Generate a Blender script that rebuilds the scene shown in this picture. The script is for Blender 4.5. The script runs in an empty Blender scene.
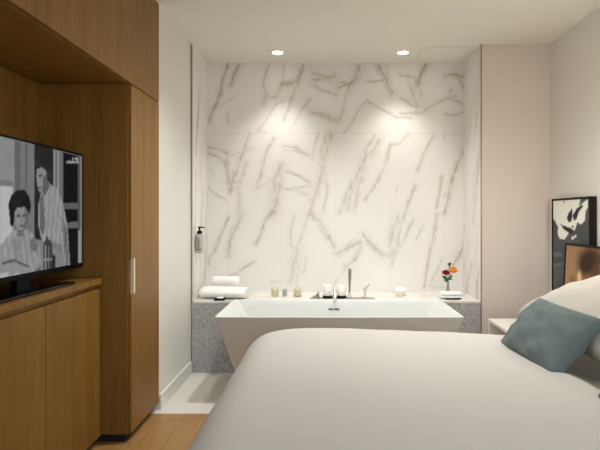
import bpy, bmesh, math, random
import numpy as np
from mathutils import Vector, Matrix, noise
random.seed(7)
C = bpy.context.scene.collection
SC = bpy.context.scene
PI = math.pi
F, VX, VY, CH = 510.0, 326.0, 216.0, 1.19      # focal length in px, vanishing point, eye height
CEIL = 2.494

# ------------------------------------------------------------------ materials
def lin(c):
    f = lambda v: v / 12.92 if v <= .04045 else ((v + .055) / 1.055) ** 2.4
    return tuple(f(x / 255.0) for x in c) + (1.0,)

def mat(name, col, rough=.5, metal=0, **kw):
    m = bpy.data.materials.new(name); m.use_nodes = True
    b = m.node_tree.nodes['Principled BSDF']
    b.inputs['Base Color'].default_value = lin(col)
    b.inputs['Roughness'].default_value = rough
    b.inputs['Metallic'].default_value = metal
    for k, v in kw.items():
        b.inputs[k.replace('_', ' ')].default_value = v
    return m

def nodes(m):
    return m.node_tree.nodes, m.node_tree.links, m.node_tree.nodes['Principled BSDF']

def mapped(m, scale, coord='Object'):
    n, l, b = nodes(m)
    tc = n.new('ShaderNodeTexCoord'); mp = n.new('ShaderNodeMapping')
    mp.inputs['Scale'].default_value = scale
    l.new(tc.outputs[coord], mp.inputs['Vector'])
    return mp.outputs['Vector']

def ramp(m, fac, stops):
    n, l, b = nodes(m)
    r = n.new('ShaderNodeValToRGB')
    e = r.color_ramp.elements
    while len(e) < len(stops): e.new(.5)
    for i, (p, c) in enumerate(stops):
        e[i].position = p; e[i].color = lin(c)
    l.new(fac, r.inputs['Fac'])
    return r.outputs['Color']

def noise_tex(m, vec, scale, detail=4, rough=.55):
    n, l, b = nodes(m)
    t = n.new('ShaderNodeTexNoise')
    t.inputs['Scale'].default_value = scale
    t.inputs['Detail'].default_value = detail
    t.inputs['Roughness'].default_value = rough
    l.new(vec, t.inputs['Vector'])
    return t.outputs['Fac']

def bump(m, fac, strength, dist=.01):
    n, l, b = nodes(m)
    bp = n.new('ShaderNodeBump')
    bp.inputs['Strength'].default_value = strength; bp.inputs['Distance'].default_value = dist
    l.new(fac, bp.inputs['Height']); l.new(bp.outputs['Normal'], b.inputs['Normal'])

def wood(name, a, b_, c, rough=.42):
    m = mat(name, a, rough)
    n, l, b = nodes(m)
    v = mapped(m, (1, 1, .018))
    f = noise_tex(m, v, 150, 3, .6)
    v2 = mapped(m, (1, 1, .05))
    f2 = noise_tex(m, v2, 14, 3, .5)
    mx = n.new('ShaderNodeMath'); mx.operation = 'MULTIPLY_ADD'
    mx.inputs[1].default_value = .6
    l.new(f, mx.inputs[0])
    ml = n.new('ShaderNodeMath'); ml.operation = 'MULTIPLY'; ml.inputs[1].default_value = .4
    l.new(f2, ml.inputs[0]); l.new(ml.outputs[0], mx.inputs[2])
    col = ramp(m, mx.outputs[0], [(.36, b_), (.5, a), (.64, c)])
    l.new(col, b.inputs['Base Color'])
    bump(m, f, .06, .002)
    b.inputs['Specular IOR Level'].default_value = .22
    return m

M = {}
M['oak'] = wood('oak_veneer', (134, 97, 43), (118, 83, 33), (146, 108, 52))
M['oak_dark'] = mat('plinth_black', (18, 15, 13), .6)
M['wall'] = mat('wall_paint_white', (222, 220, 214), .7)
M['wall_pink'] = mat('wall_paint_blush', (216, 204, 195), .7)
M['wall_grey'] = mat('wall_paint_grey', (224, 222, 216), .7)
M['ceil'] = mat('ceiling_paint', (226, 224, 213), .75)
M['trim_metal'] = mat('bronze_trim', (128, 116, 94), .4, .4)
M['white'] = mat('white_lacquer', (232, 230, 224), .35)
M['base'] = mat('baseboard_white', (226, 225, 222), .45)
M['chrome'] = mat('chrome', (232, 232, 230), .22, .85)
M['steel'] = mat('brushed_steel', (176, 174, 168), .32, .9)
M['darkmetal'] = mat('dark_metal', (40, 38, 36), .35, .6)
M['black'] = mat('black_plastic', (7, 7, 8), .55, 0, Specular_IOR_Level=.12)
M['blackgloss'] = mat('black_glass', (6, 6, 7), .12, 0, Specular_IOR_Level=.25)
M['frame'] = mat('black_frame', (17, 14, 13), .55, 0, Specular_IOR_Level=.2)
M['brass'] = mat('pale_brass', (240, 226, 200), .3, .4)
M['recess'] = mat('handle_recess', (120, 84, 44), .5)
M['acrylic'] = mat('white_acrylic', (214, 216, 213), .3)
M['wax'] = mat('white_wax', (248, 244, 236), .5, Subsurface_Weight=.3)
M['red'] = mat('red_petal', (178, 30, 24), .5)
M['orange'] = mat('orange_petal', (253, 202, 122), .5)
M['yellow'] = mat('pale_orange_petal', (250, 196, 110), .5)
M['green'] = mat('leaf_green', (46, 84, 36), .5)
M['stem'] = mat('stem_green', (74, 90, 48), .5)
m = mat('clear_glass', (240, 246, 242), .05); M['glass'] = m      # thin glass: clear, with a fresnel sheen
n = m.node_tree.nodes; l = m.node_tree.links
tr = n.new('ShaderNodeBsdfTransparent'); tr.inputs['Color'].default_value = (.93, .95, .94, 1)
gl = n.new('ShaderNodeBsdfGlossy'); gl.inputs['Roughness'].default_value = .04
lw = n.new('ShaderNodeLayerWeight'); lw.inputs['Blend'].default_value = .12
fr = n.new('ShaderNodeMath'); fr.operation = 'MULTIPLY'; fr.inputs[1].default_value = .45; l.new(lw.outputs['Facing'], fr.inputs[0])
mxs = n.new('ShaderNodeMixShader'); l.new(fr.outputs[0], mxs.inputs[0]); l.new(tr.outputs[0], mxs.inputs[1]); l.new(gl.outputs[0], mxs.inputs[2])
l.new(mxs.outputs[0], n['Material Output'].inputs['Surface'])
M['amber'] = mat('cream_wax', (240, 220, 184), .4)
M['greyjar'] = mat('grey_gel', (190, 190, 190), .35)
M['label'] = mat('bottle_grey', (186, 183, 174), .35)

def fabric(name, col, scale, strength, rough=.9):
    m = mat(name, col, rough)
    v = mapped(m, (1, 1, 1))
    f = noise_tex(m, v, scale, 5, .65)
    bump(m, f, strength, .004)
    return m
M['duvet'] = fabric('white_cotton', (204, 201, 196), 9, .12)
M['pillow'] = fabric('white_pillowcase', (190, 185, 176), 14, .2)
M['teal'] = fabric('teal_linen', (102, 115, 115), 30, .5)
M['towel'] = fabric('white_terry', (240, 240, 238), 240, .6)
M['towel'].node_tree.nodes['Principled BSDF'].inputs['Sheen Weight'].default_value = .2
M['mattress'] = fabric('mattress_ticking', (228, 224, 216), 60, .1)
M['bedbase'] = fabric('bed_base_fabric', (130, 122, 112), 120, .3)

# granite of the ledge
m = mat('grey_granite', (150, 148, 146), .45); M['granite'] = m
n, l, b = nodes(m)
f = noise_tex(m, mapped(m, (1, 1, 1)), 95, 3, .75)
l.new(ramp(m, f, [(.32, (134, 133, 133)), (.5, (170, 169, 168)), (.68, (204, 202, 199))]), b.inputs['Base Color'])
# ledge top stone
m = mat('pale_stone', (230, 227, 221), .3); M['stone'] = m
n, l, b = nodes(m)
f = noise_tex(m, mapped(m, (1, 1, 1)), 9, 5, .6)
l.new(ramp(m, f, [(.35, (212, 208, 201)), (.6, (226, 223, 217))]), b.inputs['Base Color'])
# timber floor: planks along the depth of the room
m = mat('oak_floor', (186, 140, 92), .4); M['floor'] = m
n, l, b = nodes(m)
br = n.new('ShaderNodeTexBrick')
br.inputs['Scale'].default_value = 1; br.inputs['Brick Width'].default_value = 1.5
br.inputs['Row Height'].default_value = .14; br.inputs['Mortar Size'].default_value = .0012
br.inputs['Color1'].default_value = lin((186, 144, 90)); br.inputs['Color2'].default_value = lin((170, 128, 76))
br.inputs['Mortar'].default_value = lin((128, 90, 54))
mp = n.new('ShaderNodeMapping'); mp.inputs['Rotation'].default_value = (0, 0, PI / 2)
tc = n.new('ShaderNodeTexCoord'); l.new(tc.outputs['Object'], mp.inputs['Vector']); l.new(mp.outputs['Vector'], br.inputs['Vector'])
f = noise_tex(m, mapped(m, (1, .05, 1)), 70, 4, .6)
mixn = n.new('ShaderNodeMixRGB'); mixn.blend_type = 'MULTIPLY'; mixn.inputs['Fac'].default_value = .6
l.new(br.outputs['Color'], mixn.inputs[1])
l.new(ramp(m, f, [(.3, (205, 200, 195)), (.65, (255, 255, 255))]), mixn.inputs[2])
l.new(mixn.outputs[0], b.inputs['Base Color'])
# bathroom floor tile
m = mat('white_floor_tile', (226, 222, 214), .35); M['tile'] = m

def attr_mat(name, rough, emit=None, sheen=None):
    m = mat(name, (200, 200, 200), rough)
    n, l, b = nodes(m)
    a = n.new('ShaderNodeAttribute'); a.attribute_name = 'paint'
    if emit:
        b.inputs['Base Color'].default_value = (.005, .005, .005, 1)
        l.new(a.outputs['Color'], b.inputs['Emission Color'])
        b.inputs['Emission Strength'].default_value = emit
    else:
        l.new(a.outputs['Color'], b.inputs['Base Color'])
    return m
M['marble'] = attr_mat('veined_marble_tile', .5)
M['screen'] = attr_mat('tv_picture', .3, .40)
M['screen'].node_tree.nodes['Principled BSDF'].inputs['Specular IOR Level'].default_value = 0
M['print'] = attr_mat('art_print', .75)
M['print'].node_tree.nodes['Principled BSDF'].inputs['Specular IOR Level'].default_value = .15

# ------------------------------------------------------------------ mesh helpers
def BM(): return bmesh.new()

def box(bm, x0, x1, y0, y1, z0, z1, bev=0, seg=2):
    r = bmesh.ops.create_cube(bm, size=1)
    vs = r['verts']
    for v in vs:
        v.co = Vector(((x0 + x1) / 2 + v.co.x * (x1 - x0), (y0 + y1) / 2 + v.co.y * (y1 - y0), (z0 + z1) / 2 + v.co.z * (z1 - z0)))
    if bev:
        es = list({e for v in vs for e in v.link_edges})
        bmesh.ops.bevel(bm, geom=es, offset=bev, segments=seg, affect='EDGES', profile=.5)
    return bm

def lathe(bm, prof, cx, cy, n=32, z=0):
    rows = []
    for r, h in prof:
        if r < 1e-6: rows.append([bm.verts.new((cx, cy, z + h))])
        else: rows.append([bm.verts.new((cx + r * math.cos(2 * PI * i / n), cy + r * math.sin(2 * PI * i / n), z + h)) for i in range(n)])
    for a, b in zip(rows, rows[1:]):
        for i in range(n):
            j = (i + 1) % n
            if len(a) == 1 and len(b) == 1: continue
            if len(a) == 1: bm.faces.new((a[0], b[j], b[i]))
            elif len(b) == 1: bm.faces.new((a[i], a[j], b[0]))
            else: bm.faces.new((a[i], a[j], b[j], b[i]))
    return bm

def tube(bm, pts, rad, n=12, flat=1.0):
    pts = [Vector(p) for p in pts]
    rads = rad if isinstance(rad, (list, tuple)) else [rad] * len(pts)
    prev = None; rows = []
    for i, p in enumerate(pts):
        t = (pts[min(i + 1, len(pts) - 1)] - pts[max(i - 1, 0)]).normalized()
        if prev is None:
            a = Vector((1, 0, 0)) if abs(t.x) < .8 else Vector((0, 1, 0))
        else: a = prev
        u = (a - t * a.dot(t)).normalized(); w = t.cross(u); prev = u
        rows.append([bm.verts.new(p + (u * math.cos(2 * PI * k / n) + w * math.sin(2 * PI * k / n) * flat) * rads[i]) for k in range(n)])
    for a, b in zip(rows, rows[1:]):
        for k in range(n):
            bm.faces.new((a[k], a[(k + 1) % n], b[(k + 1) % n], b[k]))
    bm.faces.new(rows[0][::-1]); bm.faces.new(rows[-1])
    return bm

def smooth_path(pts, k=6):
    out = []
    P = [Vector(p) for p in pts]
    P = [P[0]] + P + [P[-1]]
    for i in range(1, len(P) - 2):
        for j in range(k):
            t = j / k
            a, b_, c, d = P[i - 1], P[i], P[i + 1], P[i + 2]
            out.append(.5 * ((2 * b_) + (-a + c) * t + (2 * a - 5 * b_ + 4 * c - d) * t * t + (-a + 3 * b_ - 3 * c + d) * t ** 3))
    out.append(P[-2])
    return out

def rootloc(p):
    v = Vector((0, 0, 0))
    while p is not None:
        v += p.location; p = p.parent
    return v

def obj(name, bm, m, parent=None, smooth=False, origin=None):
    bmesh.ops.recalc_face_normals(bm, faces=bm.faces)
    off = rootloc(parent) if parent else Vector(origin or (0, 0, 0))
    for v in bm.verts: v.co -= off
    me = bpy.data.meshes.new(name); bm.to_mesh(me); bm.free()
    if smooth:
        me.polygons.foreach_set('use_smooth', [True] * len(me.polygons))
        if smooth != 'all':
            try: me.set_sharp_from_angle(angle=math.radians(40))
            except Exception: pass
    me.materials.append(m)
    o = bpy.data.objects.new(name, me); C.objects.link(o)
    if parent: o.parent = parent
    else: o.location = off
    return o

def thing(name, label, cat, loc=(0, 0, 0), group=None):
    o = bpy.data.objects.new(name, None); C.objects.link(o)
    o.empty_display_size = .1; o.location = loc
    o['label'] = label; o['category'] = cat
    if group: o['group'] = group
    return o

def tag(o, label, cat, group=None):
    o['label'] = label; o['category'] = cat
    if group: o['group'] = group
    return o

def struct(name, bm, m, smooth=False, origin=None):
    o = obj(name, bm, m, None, smooth, origin); o['kind'] = 'structure'
    return o

def dup(root, loc, label=None):
    r = root.copy(); C.objects.link(r); r.location = loc
    if label: r['label'] = label
    for ch in list(root.children):
        c = ch.copy(); C.objects.link(c); c.parent = r
        for g in list(ch.children):
            d = g.copy(); C.objects.link(d); d.parent = c
    return r

# painted grid: a flat rectangle with a colour per vertex; (a,b) are plane coordinates
def grid_paint(name, A, B, place, colours, m, parent=None, thick=None):
    """A,B 1-D coordinates, place(a,b)->(N,3), colours (len(A),len(B),3) linear"""
    na, nb = len(A), len(B)
    aa, bb = np.meshgrid(A, B, indexing='ij')
    co = place(aa.ravel(), bb.ravel())
    off = rootloc(parent) if parent else Vector((0, 0, 0))
    co = co - np.array(off)
    idx = np.arange(na * nb).reshape(na, nb)
    faces = np.stack([idx[:-1, :-1], idx[1:, :-1], idx[1:, 1:], idx[:-1, 1:]], -1).reshape(-1, 4)
    verts = co.tolist(); fl = faces.tolist()
    cols = colours.reshape(-1, 3)
    if thick is not None:                        # give the slab its depth
        base = len(verts)
        back = (co + np.array(thick)).reshape(na, nb, 3)
        corners = [(0, 0), (na - 1, 0), (na - 1, nb - 1), (0, nb - 1)]
        for i, j in corners: verts.append(back[i, j].tolist())
        cols = np.vstack([cols, np.stack([colours[i, j] for i, j in corners])])
        e0 = idx[:, 0].tolist(); e1 = idx[-1, :].tolist(); e2 = idx[::-1, -1].tolist(); e3 = idx[0, ::-1].tolist()
        for e, (p, q) in zip((e0, e1, e2, e3), ((0, 1), (1, 2), (2, 3), (3, 0))):
            fl.append(e[::-1] + [base + p, base + q])
        fl.append([base + 3, base + 2, base + 1, base])
    me = bpy.data.meshes.new(name); me.from_pydata(verts, [], fl); me.update()
    at = me.attributes.new('paint', 'FLOAT_COLOR', 'POINT')
    c4 = np.ones((len(verts), 4), dtype=np.float32); c4[:, :3] = cols
    at.data.foreach_set('color', c4.ravel())
    me.materials.append(m)
    o = bpy.data.objects.new(name, me); C.objects.link(o)
    if parent: o.parent = parent
    return o

def vnoise(x, y, seed):
    """smooth value noise, vectorised"""
    rs = np.random.RandomState(seed); T = rs.rand(256, 256)
    xi = np.floor(x).astype(int); yi = np.floor(y).astype(int)
    fx = x - xi; fy = y - yi
    fx = fx * fx * (3 - 2 * fx); fy = fy * fy * (3 - 2 * fy)
    g = lambda i, j: T[i % 256, j % 256]
    return (g(xi, yi) * (1 - fx) + g(xi + 1, yi) * fx) * (1 - fy) + (g(xi, yi + 1) * (1 - fx) + g(xi + 1, yi + 1) * fx) * fy - .5

def seg_dist(px, py, ax, ay, bx, by):
    dx, dy = bx - ax, by - ay
    t = np.clip(((px - ax) * dx + (py - ay) * dy) / (dx * dx + dy * dy + 1e-12), 0, 1)
    return np.hypot(px - ax - t * dx, py - ay - t * dy), t

BROWN = np.array([.40, .315, .245]); GREY = np.array([.42, .40, .345]); PINK = np.array([.54, .44, .375])
WHITE_M = np.array(lin((231, 229, 226))[:3])

def paint_veins(U, V, veins, joints_v, joints_h, seed):
    """U right, V up, metres. veins: (colour, width m, strength, [(u,v)...])"""
    col = np.empty(U.shape + (3,)); col[:] = WHITE_M
    cl = vnoise(U * 3, V * 2.2, seed) + .5 * vnoise(U * 7, V * 6, seed + 1)
    col *= (1 + .045 * cl)[..., None]
    def strand(amp, fr, k):
        return (U + amp * vnoise(U * fr, V * fr, seed + k) + amp * .5 * vnoise(U * fr * 3, V * fr * 3, seed + k + 1),
                V + amp * vnoise(U * fr, V * fr, seed + k + 2) + amp * .5 * vnoise(U * fr * 3, V * fr * 3, seed + k + 3))
    S = [strand(.012, 20, 50), strand(.026, 26, 60), strand(.030, 34, 70), strand(.014, 16, 80)]
    brk = [np.clip(.85 + 1.1 * vnoise(U * 16, V * 16, seed + 6), .12, 1.2), np.clip(.55 + 2.0 * vnoise(U * 12, V * 12, seed + 7), 0, 1.2),
           np.clip(.45 + 2.2 * vnoise(U * 15, V * 15, seed + 8), 0, 1.2), np.clip(.6 + 1.6 * vnoise(U * 34, V * 22, seed + 9), 0, 1.1)]
    edge = np.clip(1 + 1.0 * vnoise(U * 70, V * 50, seed + 10), .45, 1.7)
    dens = {}
    for c, w, st, pts in veins:
        key = tuple(c)
        P = np.array(pts); mg = .09
        kx = np.where((U[:, 0] > P[:, 0].min() - mg) & (U[:, 0] < P[:, 0].max() + mg))[0]
        ky = np.where((V[0] > P[:, 1].min() - mg) & (V[0] < P[:, 1].max() + mg))[0]
        if not len(kx) or not len(ky): continue
        sl = (slice(kx[0], kx[-1] + 1), slice(ky[0], ky[-1] + 1))
        tot = None
        for (su, sv), bk, wf, sf in zip(S, brk, (.42, .28, .26, 1.9), (1.0, .8, .7, .62)):
            su, sv = su[sl], sv[sl]
            D = np.full(su.shape, 9.0)
            for (ax, ay), (bx, by) in zip(pts, pts[1:]):
                d, _ = seg_dist(su, sv, ax, ay, bx, by); D = np.minimum(D, d)
            hw = np.maximum(w * wf * .5, .0022) * edge[sl]
            a = sf * st * bk[sl] * np.clip(1.5 - D / hw, 0, 1)
            tot = a if tot is None else np.maximum(tot, a) + .25 * np.minimum(tot, a)
        tot = tot + st * .20 * np.exp(-(D / (w * 1.7 + .010)) ** 2)
        d0 = dens.setdefault(key, np.zeros(U.shape))
        d0[sl] = np.maximum(d0[sl], tot)
    for key, a in dens.items():
        a = np.clip(a, 0, .92)[..., None]
        col = col * (1 - a) + np.array(key) * a
    for j in joints_v:
        uj, v0, v1 = j
        a = np.where((np.abs(U - uj) < .0035) & (V > v0) & (V < v1), .05, 0)[..., None]
        col = col * (1 - a)
    for vj in joints_h:
        a = np.where(np.abs(V - vj) < .0035, .08, 0)[..., None]
        col = col * (1 - a)
    return col

# ------------------------------------------------------------------ room shell
YN0, YN1 = 3.87, 4.35            # niche front and back
XL, XR = -1.012, 1.173            # niche sides
XRW = 1.70
struct('floor', box(BM(), -1.7, 1.85, -1.45, 3.07, -.1, 0), M['floor'])
struct('floor', box(BM(), -1.7, 1.85, 3.07, 4.55, -.1, 0), M['tile'])
struct('ceiling', box(BM(), -1.7, 1.85, -1.45, 4.55, CEIL, CEIL + .12), M['ceil'])
struct('wall_left', box(BM(), -1.70, -1.53, -1.45, 3.132, 0, CEIL), M['wall'])
struct('wall_pier_left', box(BM(), -1.70, -1.028, 3.132, YN0, 0, CEIL), M['wall'])
struct('wall_back_right', box(BM(), XR + .006, XRW, YN0, 4.55, 0, CEIL), M['wall_pink'])
struct('wall_right', box(BM(), XRW, 1.85, -1.45, 4.55, 0, CEIL), M['wall_grey'])
# rear wall behind the camera; its unseen window is added for cool daylight
WX0, WX1, WZ0, WZ1 = -.35, 1.35, .25, 2.3
bm = BM()
box(bm, -1.7, WX0, -1.57, -1.45, 0, CEIL); box(bm, WX1, 1.85, -1.57, -1.45, 0, CEIL)
box(bm, WX0, WX1, -1.57, -1.45, 0, WZ0); box(bm, WX0, WX1, -1.57, -1.45, WZ1, CEIL)
struct('wall_rear', bm, M['wall'])
bm = BM()
for x0, x1, z0, z1 in ((WX0, WX0 + .05, WZ0, WZ1), (WX1 - .05, WX1, WZ0, WZ1), (WX0 + .05, WX1 - .05, WZ0, WZ0 + .05), (WX0 + .05, WX1 - .05, WZ1 - .05, WZ1)):
    box(bm, x0, x1, -1.54, -1.49, z0, z1)
win = struct('added_window_1', bm, M['white'])  # frame of the added window
# skirting
struct('baseboard_left', box(BM(), -1.028, -1.013, 3.132, YN0 - .009, 0, .092, .003), M['base'])
# metal corner trims of the niche
struct('trim_1', box(BM(), XL - .010, XL - .002, YN0 - .005, YN0, 0, CEIL), M['trim_metal'])
struct('trim_2', box(BM(), XR, XR + .008, YN0 - .004, YN0, 0, CEIL), M['trim_metal'])

# back wall of veined marble tile: the veins of the photograph, in metres on the wall
SB = F / YN1
def bw(p): return ((p[0] - VX) / SB, CH - (p[1] - VY) / SB)
VB = '''
B 2.2 .75|229,63 223,80 219,97 214,108 209,122
B 2.6 .7|240,63 235,74 230,85
G 1.0 .4|234,98 229,100 222,105 214,108
G 1.4 .4|228,113 228,123
G 1.8 .55|269,63 265,76 263,84 266,95 264,104
G 1.2 .4|266,95 274,98 280,86 283,80 284,64
G 1.4 .4|284,101 275,105 266,120 258,131
B 3.2 .6|303,63 301,74 297,81 290,84 283,84
G 1.6 .5|302,68 297,84 293,96 287,112 284,120
B 1.0 .35|284,84 278,96 274,98
G 1.3 .45|310,99 302,110 294,125
P 3.4 .7|312,73 318,74 326,77 336,76
P 3.4 .7|312,80 322,79 336,78
B 1.3 .5|312,85 322,90 336,95
P 3.2 .55|312,112 322,114 336,119
G 1.0 .5|312,113 325,118 336,122
B 4.0 .62|361,63 357,74 355,80 348,84 338,87
B 2.0 .5|338,83 347,82 352,84
G 1.7 .55|350,83 346,95 344,108 338,122
G 1.2 .45|366,101 358,112 351,124 345,132
B 3.4 .55|378,63 382,72 386,80 389,88 393,92
B 1.6 .5|366,81 375,82 384,80
G 1.6 .5|367,101 377,107 388,113 397,117 411,118
B 1.8 .45|400,75 410,76 418,79
B 3.2 .75|427,63 421,74 418,84
B 1.2 .35|420,85 421,96
G 1.4 .4|407,79 414,95 417,106
B 2.0 .45|401,98 410,104 417,107
G 1.7 .55|401,113 412,114 420,113 430,107 440,101 449,98 458,102 466,106
B 1.5 .5|451,90 449,98 456,96
B 2.2 .55|445,75 457,75 466,78
B 1.5 .5|458,77 463,86 466,94
B 2.0 .45|445,114 455,115 463,112
G 1.0 .35|386,64 388,76
P 1.4 .4|316,142 319,133
P 1.6 .5|325,142 327,132
P 1.2 .4|331,139 333,132
B 1.6 .45|209,148 218,149 228,153
B 2.2 .5|209,154 217,156 224,162 228,172 229,185
G 2.0 .4|226,152 228,165
G 1.0 .3|209,168 213,174
B 1.2 .4|209,189 218,196 227,201
B 1.2 .4|231,155 245,152 252,148
B 2.2 .5|249,134 245,147 241,158 237,170 231,182 230,192
P 2.2 .5|246,163 242,178 239,190 240,200 238,213
P 3.4 .45|232,184 240,181
P 2.6 .45|231,190 240,187
G 1.0 .3|257,131 266,132
G 1.7 .5|274,138 268,150 263,165 260,178 256,184
P 1.2 .4|256,189 266,184 273,178
P 5.2 .55|281,165 275,178 274,192 275,203 272,213
B 1.4 .4|279,168 281,180 277,200 273,213
G 2.8 .5|284,146 295,148 309,155
G 1.4 .4|284,150 300,152 309,156
G 1.6 .5|285,171 297,175 309,182
G 2.4 .42|284,189 296,188 309,186
G 2.2 .4|290,189 300,192 309,194
G 1.3 .4|318,134 314,148 312,160
P 4.2 .5|331,134 328,145 324,158 322,172 319,185 314,197 310,213
B 1.4 .4|325,138 321,150 323,158
B 1.6 .4|327,180 327,195 323,210
B 1.2 .35|320,182 327,179
G 2.2 .5|375,135 371,142 367,149 364,160 358,173 350,187 343,203 340,212
G 5.0 .36|380,138 374,150 365,158
P 3.0 .48|364,160 362,175 357,195 354,211
B 1.5 .4|352,185 350,200 347,212
G 1.3 .4|358,173 353,192 343,208
G 1.9 .52|390,145 387,158 383,170 379,178 371,192 364,201
G 1.6 .45|390,145 400,144 404,138 408,135
G 1.0 .3|397,185 396,192
G 2.2 .55|415,186 410,199 405,213
G 1.7 .5|434,135 428,146 423,157 417,171
G 1.0 .35|445,134 444,139
B 1.9 .5|442,177 440,190 437,207
B 2.8 .6|466,146 458,163 453,175 449,190 446,208 445,213
P 1.4 .4|446,184 452,180
G 2.0 .62|228,218 221,235 215,250 210,257 208,264
G 3.6 .5|241,215 236,228 230,240 229,255
B 1.4 .5|254,262 243,268 237,273 230,276
G 2.2 .55|273,212 265,222 260,235 256,244
G 1.5 .42|294,216 291,228 290,240 292,247 297,248 302,235 307,220 310,212
G 4.0 .32|298,250 294,265 290,282
G 1.2 .3|297,262 300,272 304,272 306,258
G 1.2 .3|297,273 298,290
G 2.8 .55|311,216 318,220 323,228 330,238 335,248
G 1.6 .5|321,230 328,240
G 3.4 .5|336,254 342,251 350,246 361,242
G 3.6 .5|363,234 368,241 376,249 383,255 389,256
G 3.4 .48|361,247 357,257 352,263 346,268
G 1.2 .35|346,268 338,277 334,284
G 1.2 .4|272,282 280,281
G 4.2 .38|398,216 393,230 390,245 393,254
G 2.0 .42|405,213 400,230 397,245 392,265
G 1.6 .45|413,220 406,235 399,248 393,262
G 1.2 .42|424,224 416,240
B 1.8 .48|437,215 434,235 429,255 426,275 424,288
B 2.4 .62|466,238 461,252 453,265
B 1.2 .3|442,260 432,280
P 2.0 .35|430,286 445,288
'''
veins = []
for ln in VB.strip().splitlines():
    h, pts = ln.split('|'); k, w, st = h.split()
    P = [bw(tuple(map(float, p.split(',')))) for p in pts.split()]
    veins.append(({'B': BROWN, 'G': GREY, 'P': PINK}[k], float(w) / SB, float(st), P))
A = np.linspace(XL, XR, 560); B = np.concatenate([[0.0], np.linspace(.5, CEIL, 520)])
UU, VV = np.meshgrid(A, B, indexing='ij')
zr1, zr2 = bw((0, 133))[1], bw((0, 214))[1]
jv = []
for px in (228, 282, 336, 390, 444): jv.append((bw((px, 0))[0], 0, CEIL))
for px in (310, 366): jv.append((bw((px, 0))[0], zr2, CEIL))
colr = paint_veins(UU, VV, veins, jv, [zr1, zr2], 11)
w = grid_paint('wall_back', A, B, lambda a, b: np.stack([a, np.full_like(a, YN1), b], -1), colr, M['marble'], thick=(0, .12, 0))
w['kind'] = 'structure'

def side_veins(seed, steep=2.6):
    r = random.Random(seed); out = []
    for k in range(22):
        u = r.uniform(-.05, .55); v = r.uniform(.4, 2.5); P = [(u, v)]
        for i in range(r.randint(2, 5)):
            u += r.uniform(-.07, .01); v -= r.uniform(.06, .2); P.append((u, v))
        out.append((r.choice([BROWN, GREY, PINK, GREY]), r.uniform(.010, .022), r.uniform(.35, .6), P))
    return out
AS = np.linspace(YN0, YN1, 90)
US, VS = np.meshgrid(AS, B, indexing='ij')
c1 = paint_veins(US - YN0, VS, side_veins(3), [], [zr1, zr2], 31)
w = grid_paint('wall_niche_left', AS, B, lambda a, b: np.stack([np.full_like(a, XL), a, b], -1), c1, M['marble'], thick=(-.12, 0, 0)); w['kind'] = 'structure'
c2 = paint_veins(YN1 - US, VS, side_veins(8), [], [zr1, zr2], 41)
w = grid_paint('wall_niche_right', AS, B, lambda a, b: np.stack([np.full_like(a, XR), a, b], -1), c2, M['marble'], thick=(.006, 0, 0)); w['kind'] = 'structure'

# ------------------------------------------------------------------ ceiling fittings
def downlight(loc, label):
    t = thing('recessed_downlight', label, 'ceiling light', loc, 'recessed ceiling downlights')
    x, y, z = loc
    obj('trim_ring', lathe(BM(), [(.040, -.001), (.041, -.006), (.050, -.005), (.053, -.0005), (.040, -.0005)], x, y, 40, z), M['white'], t, True)
    obj('lens', lathe(BM(), [(0, -.003), (.0385, -.003), (.0385, -.0005), (0, -.0005)], x, y, 40, z), M['lens'], t)
    return t
m = mat('lamp_lens', (255, 250, 240), .5); M['lens'] = m
nodes(m)[2].inputs['Emission Color'].default_value = (1, .93, .80, 1)
nodes(m)[2].inputs['Emission Strength'].default_value = 14
DL = [((-.385, 4.06, CEIL), 'left recessed round downlight above the bath, in front of the marble wall'),
      ((.612, 4.06, CEIL), 'right recessed round downlight above the bath, beside the ceiling hatch'),
      ((-.03, 2.93, CEIL), 'recessed round downlight over the passage between bed and wardrobe'),
      ((1.05, 2.75, CEIL), 'unseen recessed downlight above the bedside bench, added to light the right wall'),  # this one and those below are unseen, added for extra light
      ((.15, 1.1, CEIL), 'unseen recessed downlight above the foot of the bed, added for its light'),
      ((1.05, 1.1, CEIL), 'unseen recessed downlight above the bed pillows, added for its light'),
      ((.62, 2.93, CEIL), 'unseen recessed downlight above the far side of the bed, added to light the marble')]
d0 = downlight(*DL[0])
for loc, lab in DL[1:]:
    dup(d0, loc, lab)

def spot(name, loc, energy, size, blend, col, rad=.035):
    L = bpy.data.lights.new(name, 'SPOT'); L.energy = energy; L.spot_size = math.radians(size); L.spot_blend = blend
    L.color = col; L.shadow_soft_size = rad
    o = bpy.data.objects.new(name, L); C.objects.link(o); o.location = loc
    return o
WARM = (1, .965, .90)
for i, (loc, lab) in enumerate(DL):
    e = (27, 27, 64, 16, 4, 2, 22)[i]  # the last entries power the added downlights
    spot('downlight_beam', (loc[0], loc[1], CEIL - .03), e, (92, 92, 140, 100, 92, 88, 140)[i], 1.0, WARM if i != 2 else (1, 1, .99), .05)

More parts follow.
